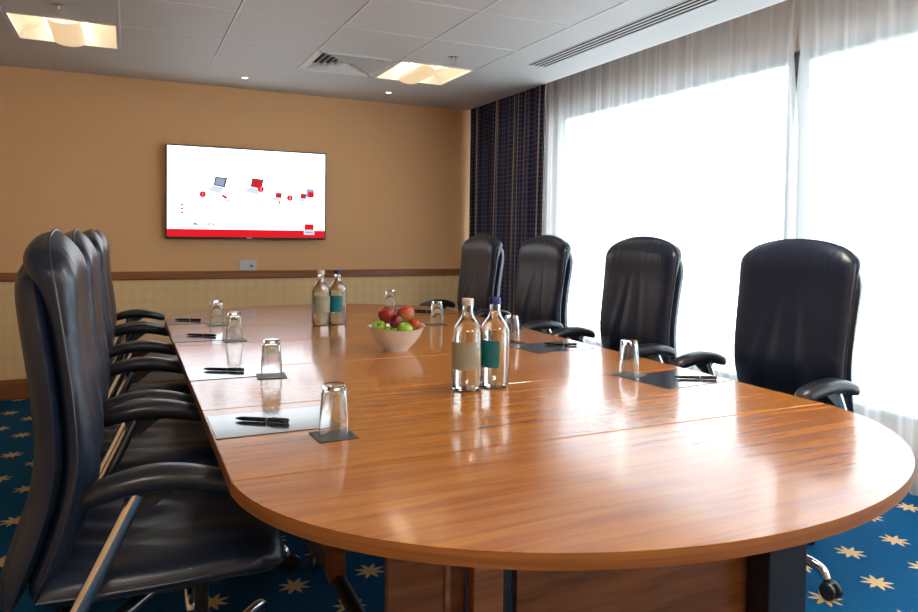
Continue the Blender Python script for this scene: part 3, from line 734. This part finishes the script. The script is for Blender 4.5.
        bm.faces.new(rings[0]); bm.faces.new(rings[-1][::-1])
        arm = obj('armrest', bm, M['pad'], t)
        # fan shaped gusset under pad
        bm = bmesh.new()
        pr = [(-0.135, 0.705), (0.01, 0.706), (-0.045, 0.672), (-0.085, 0.640), (-0.118, 0.640), (-0.125, 0.672)]
        a_ = [bm.verts.new((p, y - 0.010, q)) for p, q in pr]; b_ = [bm.verts.new((p, y + 0.010, q)) for p, q in pr]
        bm.faces.new(a_); bm.faces.new(b_[::-1])
        for k in range(len(pr)): bm.faces.new((a_[k], b_[k], b_[(k + 1) % len(pr)], a_[(k + 1) % len(pr)]))
        obj('gusset', bm, M['plastic'], arm)
        obj('arm_support', tube([(-0.100, y, 0.672), (-0.155, y, 0.560), (-0.235, y, 0.405), (-0.225, y * 0.93, 0.372), (-0.16, y * 0.75, 0.362), (-0.05, y * 0.28, 0.372)], 0.0165, 12, flat=0.75, ref=(0, 1, 0.0), sm=5) if False else
            tube([(-0.100, y, 0.680), (-0.155, y, 0.566), (-0.225, y, 0.420), (-0.222, y * 0.97, 0.385), (-0.19, y * 0.88, 0.372), (-0.13, y * 0.6, 0.374), (-0.05, y * 0.25, 0.380)], 0.0165, 12, sm=5), M['chrome'], t)
    obj('tilt_mechanism', box(-0.13, 0.10, -0.075, 0.075, 0.345, 0.408, 0.012), M['plastic'], t)
    obj('back_bracket', tube([(-0.10, 0, 0.385), (-0.24, 0, 0.385), (-0.315, 0, 0.42), (-0.325, 0, 0.56)], 0.028, 10, flat=0.5, sm=4), M['plastic'], t)
    obj('gas_lift', lathe([(0, 0.10), (0.027, 0.10), (0.027, 0.24), (0.017, 0.245), (0.017, 0.35), (0, 0.35)], 20, mtx=Matrix.Translation((0.05, 0, 0))), M['plastic'], t)
    return t
def make_base(par, ang):
    hub = obj('base_hub', lathe([(0, 0.075), (0.042, 0.08), (0.045, 0.125), (0.036, 0.15), (0, 0.152)], 24, mtx=Matrix.Translation((0.05, 0, 0))), M['chrome'], par)
    for k in range(5):
        a = ang + 2 * PI * k / 5; c, s = math.cos(a), math.sin(a)
        obj('leg', tube([(0.05 + q_ * c, q_ * s, z_) for q_, z_ in ((0.03, 0.122), (0.17, 0.112), (0.305, 0.098), (0.345, 0.084), (0.358, 0.062))], 0.0175, 12, sm=4), M['chrome'], par)
        bm = bmesh.new(); R = Matrix.Translation((0.05 + 0.358 * c, 0.358 * s, 0)) @ Matrix.Rotation(a + 0.9 + k * 1.3, 4, 'Z')
        for e in (-0.016, 0.016): lathe([(0, -0.011), (0.024, -0.011), (0.029, -0.006), (0.029, 0.006), (0.024, 0.011), (0, 0.011)], 20, bm, R @ Matrix.Translation((0.018, e, 0.029)) @ Matrix.Rotation(PI / 2, 4, 'X'))
        lathe([(0, 0.03), (0.010, 0.03), (0.010, 0.068), (0, 0.068)], 12, bm, R)
        r_ = bmesh.ops.create_cube(bm, size=1, matrix=R @ Matrix.Translation((0.012, 0, 0.046)) @ Matrix.Diagonal((0.035, 0.012, 0.022, 1)))
        obj('castor', bm, M['plastic'], par)
LXh, RXh = 0.120, 2.150
L = [(LXh, 1.867, 0.0, 'nearest'), (LXh + 0.0, 2.605, 0.0, ''), (LXh, 3.655, 0.0, ''), (LXh, 4.355, 0.0, '')]
Rr = [(RXh - 0.01, 1.95, PI, ''), (RXh - 0.075, 2.80, PI, ''), (RXh - 0.075, 3.715, PI, ''), (RXh - 0.15, 4.42, PI, '')]
labels = ['black leather high-backed chair nearest the camera on the left side of the table',
          'black leather chair on the left side, second from the camera, just behind the nearest one',
          'black leather chair on the left side, third from the camera, thin backrest edge visible',
          'black leather chair on the left side, farthest from the camera, mostly hidden',
          'black leather chair nearest the camera on the curtain side, large back against the sheer curtain',
          'black leather chair on the curtain side, second from the camera, back against the sheer curtain',
          'black leather chair on the curtain side, third from the camera, straddling drape and sheer',
          'black leather chair at the far corner of the table, before the checked curtain']
first = make_chair(labels[0]); chairs = []
for i, (x, y, rz, _) in enumerate(L + Rr):
    if i == 0: c = first; c.location = (x, y, 0); c.rotation_euler = (0, 0, rz)
    else: c = dup(first, (x, y, 0), rz, labels[i])
    chairs.append(c)
angs = [-0.3, -0.3, -0.3, -0.3, -0.14 - PI, 0.3, 0.8, 0.1]
for c, a in zip(chairs, angs): make_base(c, a)

# ---------------------------------------------------------------- things on the table
def make_glass(label):
    H_ = 0.119; rb, rt_ = 0.0335, 0.0275; w_ = 0.0016
    P = [(rb, 0.0), (rb - 0.0003, 0.03), (rt_ + 0.0012, H_ - 0.012), (rt_ - 0.001, H_ - 0.003), (rt_ - 0.004, H_), (0, H_ - 0.0015)]
    P += [(0, H_ - 0.014), (rt_ - 0.006, H_ - 0.013), (rt_ - w_ - 0.001, H_ - 0.020), (rb - w_ - 0.0004, 0.03), (rb - w_, 0.0)]
    bm = lathe(P, 40, closed=False)
    bm.verts.ensure_lookup_table()
    n = 40; a = [v for v in bm.verts if abs(v.co.z) < 1e-7]
    o_ = [v for v in a if v.co.xy.length > rb - 0.0005]; i_ = [v for v in a if v.co.xy.length < rb - 0.0005]
    for k in range(n): bm.faces.new((o_[k], i_[k], i_[(k + 1) % n], o_[(k + 1) % n]))
    return tag(obj('drinking_glass', bm, M['glass']), label, 'glass', 'upturned drinking glasses on coasters')
TZ = T + 0.0001
gl = [((0.434, 1.590), 'upturned glass on the left side nearest the camera, on a dark coaster'),
      ((0.425, 2.322), 'second upturned glass from the camera along the left side of the table'),
      ((0.417, 3.135), 'third upturned glass from the camera along the left side of the table'),
      ((0.405, 3.690), 'farthest upturned glass along the left side of the table'),
      ((1.541, 1.905), 'upturned glass on the curtain side nearest the camera, at the corner of a dark mat'),
      ((1.519, 2.672), 'upturned glass on the curtain side just behind the blue capped bottle'),
      ((1.448, 3.330), 'upturned glass on the curtain side just right of the fruit bowl'),
      ((1.455, 4.065), 'upturned glass on the curtain side seen behind the fruit bowl')]
g0 = None
cz = 0.0022
for i, ((x, y), lab) in enumerate(gl):
    if g0 is None: g0 = make_glass(lab); g = g0
    else: g = g0.copy(); COL.objects.link(g); g['label'] = lab
    g.location = (x, y, TZ + cz + 0.0002)
    c = obj('coaster', box(-0.046, 0.046, -0.046, 0.046, 0, cz, 0.0006), M['coaster']); c.location = (x, y + 0.0, TZ); c.rotation_euler = (0, 0, [0.05, -0.1, 0.05, 0.1, 0.35, 0.1, 0.1, 0.2][i])
    tag(c, 'dark square coaster ' + ['under the nearest left glass', 'under the second left glass', 'under the third left glass', 'under the farthest left glass', 'under the nearest curtain-side glass', 'under the glass behind the blue capped bottle', 'under the glass right of the fruit bowl', 'under the glass behind the fruit bowl'][i], 'coaster', 'dark square coasters under the glasses')
# blotter mats and pens
mats = [(0.330, 1.765, 0.0), (0.325, 2.44, 0.0), (0.322, 3.26, 0.0), (0.325, 3.855, 0.0), (1.655, 1.800, PI), (1.620, 2.505, PI), (1.640, 3.12, PI), (1.60, 3.86, PI)]
side = ['left side, nearest the camera', 'left side, second from the camera', 'left side, third from the camera', 'left side, farthest from the camera',
        'curtain side, nearest the camera', 'curtain side, second from the camera', 'curtain side, third from the camera', 'curtain side, farthest from the camera']
pens = [((0.242, 1.806), (0.360, 1.729)), ((0.233, 2.488), (0.351, 2.425)), ((0.245, 3.334), (0.347, 3.265)), ((0.230, 3.922), (0.337, 3.863)),
        ((1.648, 1.798), (1.766, 1.735)), ((1.622, 2.562), (1.733, 2.493)), ((1.70, 3.15), (1.80, 3.08)), ((1.56, 3.92), (1.66, 3.85))]
m0 = p0 = None
for i in range(8):
    x, y, a = mats[i]
    if m0 is None: o = m0 = tag(obj('desk_mat', box(-0.148, 0.148, -0.105, 0.105, 0, 0.0016, 0.0005), M['mat']), '', 'desk mat', 'dark glossy desk mats in front of the chairs')
    else: o = m0.copy(); COL.objects.link(o)
    if i in (4, 5): a += 0.10
    o.location = (x, y, TZ); o.rotation_euler = (0, 0, a); o['label'] = 'dark glossy desk mat with a pen on it, ' + side[i]
    (xa, ya), (xb, yb) = pens[i]; an = math.atan2(yb - ya, xb - xa)
    if p0 is None:
        p = thing('pen', '', 'pen', (0, 0, 0), 0, 'black pens on the desk mats'); p0 = p
        RX = Matrix.Rotation(PI / 2, 4, 'Y')
        obj('barrel', lathe([(0, -0.070), (0.0012, -0.069), (0.004, -0.058), (0.0052, -0.05), (0.0055, 0.0), (0.0055, 0.068), (0.004, 0.070), (0, 0.070)], 16, mtx=RX), M['pen'], p)
        obj('clip', box(0.025, 0.066, -0.0015, 0.0015, 0.0052, 0.0072, 0.0004), M['silver'], p)
        obj('ring', lathe([(0.0054, 0.012), (0.0058, 0.0125), (0.0058, 0.0145), (0.0054, 0.015)], 16, mtx=RX), M['silver'], p)
    else: p = dup(p0, (0, 0, 0), 0)
    p.location = ((xa + xb) / 2, (ya + yb) / 2, TZ + 0.0016 + 0.0058); p.rotation_euler = (0, 0, an); p['label'] = 'black pen lying on the dark desk mat, ' + side[i]

# bottles
def make_bottle(x, y, cap, lab, labmat, a0, a1, sc_=1.0):
    t = thing('water_bottle', lab, 'bottle', (x + 0.012, y - 0.006, TZ + 0.0002), 0, 'glass water bottles in pairs on the table')
    prf = [(0, 0.003), (0.030, 0.001), (0.036, 0.0), (0.041, 0.003), (0.043, 0.010), (0.043, 0.155), (0.0415, 0.170), (0.036, 0.186), (0.026, 0.200), (0.0185, 0.212), (0.0155, 0.226), (0.0150, 0.246), (0.0158, 0.248), (0.0158, 0.252), (0.0140, 0.252)]
    inn = [(0.0122, 0.252), (0.0122, 0.228), (0.0158, 0.212), (0.0236, 0.199), (0.034, 0.184), (0.0390, 0.169), (0.0405, 0.155), (0.0405, 0.012), (0.037, 0.006), (0.0, 0.007)]
    obj('bottle_glass', lathe(prf + inn, 48), M['bottleglass'], t)
    wt = [(0, 0.0072), (0.0368, 0.0062), (0.0403, 0.0122), (0.0403, 0.155), (0.0388, 0.169), (0.0338, 0.184), (0.0234, 0.199), (0.0156, 0.212), (0.0121, 0.226), (0.0, 0.2255)]
    obj('water', lathe(wt, 48), M['water'], t)
    obj('cap', lathe([(0.0140, 0.2515), (0.0162, 0.246), (0.0166, 0.2465), (0.0166, 0.264), (0.0155, 0.266), (0, 0.266)], 32), cap, t)
    bm = bmesh.new(); n = 24; g = []
    for k in range(n + 1):
        a = a0 + (a1 - a0) * k / n; g.append([bm.verts.new(((0.0434 + e) * math.cos(a), (0.0434 + e) * math.sin(a), z)) for e, z in ((0, 0.062), (0.0004, 0.062), (0.0004, 0.142), (0, 0.142))])
    for p, q in zip(g, g[1:]):
        for k in range(4): bm.faces.new((p[k], p[(k + 1) % 4], q[(k + 1) % 4], q[k]))
    bm.faces.new(g[0]); bm.faces.new(g[-1][::-1])
    l = obj('paper_label', bm, labmat, t); t.scale = (1.08, 1.08, 1.04)
    return t
va = math.atan2(-1.907, -0.928)   # direction from bottle towards the camera
make_bottle(0.925, 1.925, M['capwhite'], 'pale capped water bottle with beige label, nearest pair on the table', M['labelgrey'], va - 1.45, va + 0.65)
make_bottle(1.023, 1.933, M['capblue'], 'blue capped water bottle with teal label, nearest pair on the table', M['labelteal'], va - 1.5, va + 0.28)
vb = math.atan2(-3.51, -0.877)
make_bottle(0.877, 3.525, M['capwhite'], 'pale capped water bottle with beige label, far pair left of the bowl', M['labelgrey'], vb - 0.9, vb + 1.3)
make_bottle(0.966, 3.540, M['capblue'], 'blue capped water bottle with teal label, far pair left of the bowl', M['labelteal'], vb - 1.2, vb + 0.5)

# fruit bowl and apples
bx, by = 0.985, 2.675
bm = lathe([(0, 0.004), (0.040, 0.004), (0.044, 0.0), (0.050, 0.0), (0.052, 0.006), (0.076, 0.026), (0.100, 0.058), (0.1145, 0.088), (0.1175, 0.0885), (0.116, 0.086),
            ][:8] + [(0.1165, 0.0895), (0.1130, 0.0890), (0.096, 0.060), (0.072, 0.031), (0.045, 0.012), (0, 0.009)], 56)
for v in bm.verts: v.co.z += 0.010 * (v.co.z / 0.09) * (abs(v.co.x) / 0.115) ** 2
tag(obj('fruit_bowl', bm, M['porcelain'], loc=(bx, by, TZ)), 'white porcelain bowl of apples in the middle of the table', 'bowl')
cr = Vector((0.905, -0.426, 0)); cf = Vector((0.426, 0.905, 0))
def make_apple(r, m, dx, dz, df, lab, tilt):
    prf = [(0, -0.78), (0.18, -0.86), (0.38, -0.88), (0.66, -0.72), (0.88, -0.38), (0.99, 0.05), (0.97, 0.38), (0.82, 0.70), (0.58, 0.88), (0.34, 0.90), (0.15, 0.78), (0, 0.62)]
    bm = bmesh.new(); P = smoothpts([(a, 0, b) for a, b in prf], 3)
    lathe([(max(0, p.x) * r, p.z * r) for p in P[:-1]] + [(0, 0.62 * r)], 28, bm)
    for v in bm.verts:
        a = math.atan2(v.co.y, v.co.x); v.co.xy *= 1 + 0.02 * math.cos(5 * a) * (0.4 - v.co.z / r * 0.6)
    p = Vector((bx, by, 0)) + cr * dx + cf * df
    o = obj('apple', bm, m, loc=(p.x, p.y, TZ + dz)); o.rotation_euler = tilt
    tag(o, lab, 'apple', 'apples in the bowl')
    obj('stem', tube([(0, 0, 0.6 * r), (0.002, 0, 0.8 * r), (0.005, 0, 1.12 * r)], 0.0013, 6), M['stem'], o)
px = 2.83 / 704.6
make_apple(0.0345, M['applered'], -0.040, 0.135, 0.016, 'red apple on the upper left of the bowl heap', (0.2, -0.3, 0))
make_apple(0.035, M['applemix'], 0.036, 0.140, 0.020, 'red and orange apple on top of the bowl heap, upper right', (-0.3, 0.3, 1))
make_apple(0.028, M['appledark'], 0.001, 0.118, -0.040, 'small dark red apple in the centre of the heap', (0.9, 0.2, 2))
make_apple(0.033, M['applegreen'], -0.066, 0.083, -0.012, 'green apple at the left rim of the bowl', (0.5, -0.6, 0))
make_apple(0.028, M['applegreen'], -0.022, 0.070, -0.052, 'green apple low in the middle front of the bowl', (0.4, 0.1, 0))
make_apple(0.033, M['applegreen'], 0.036, 0.082, -0.046, 'green apple at the front right of the bowl, beside the blushed one', (0.25, 0.1, 0))
make_apple(0.029, M['applemix'], 0.072, 0.092, 0.018, 'red and green blushed apple at the right rim of the bowl', (0.5, 0.7, 0.5))
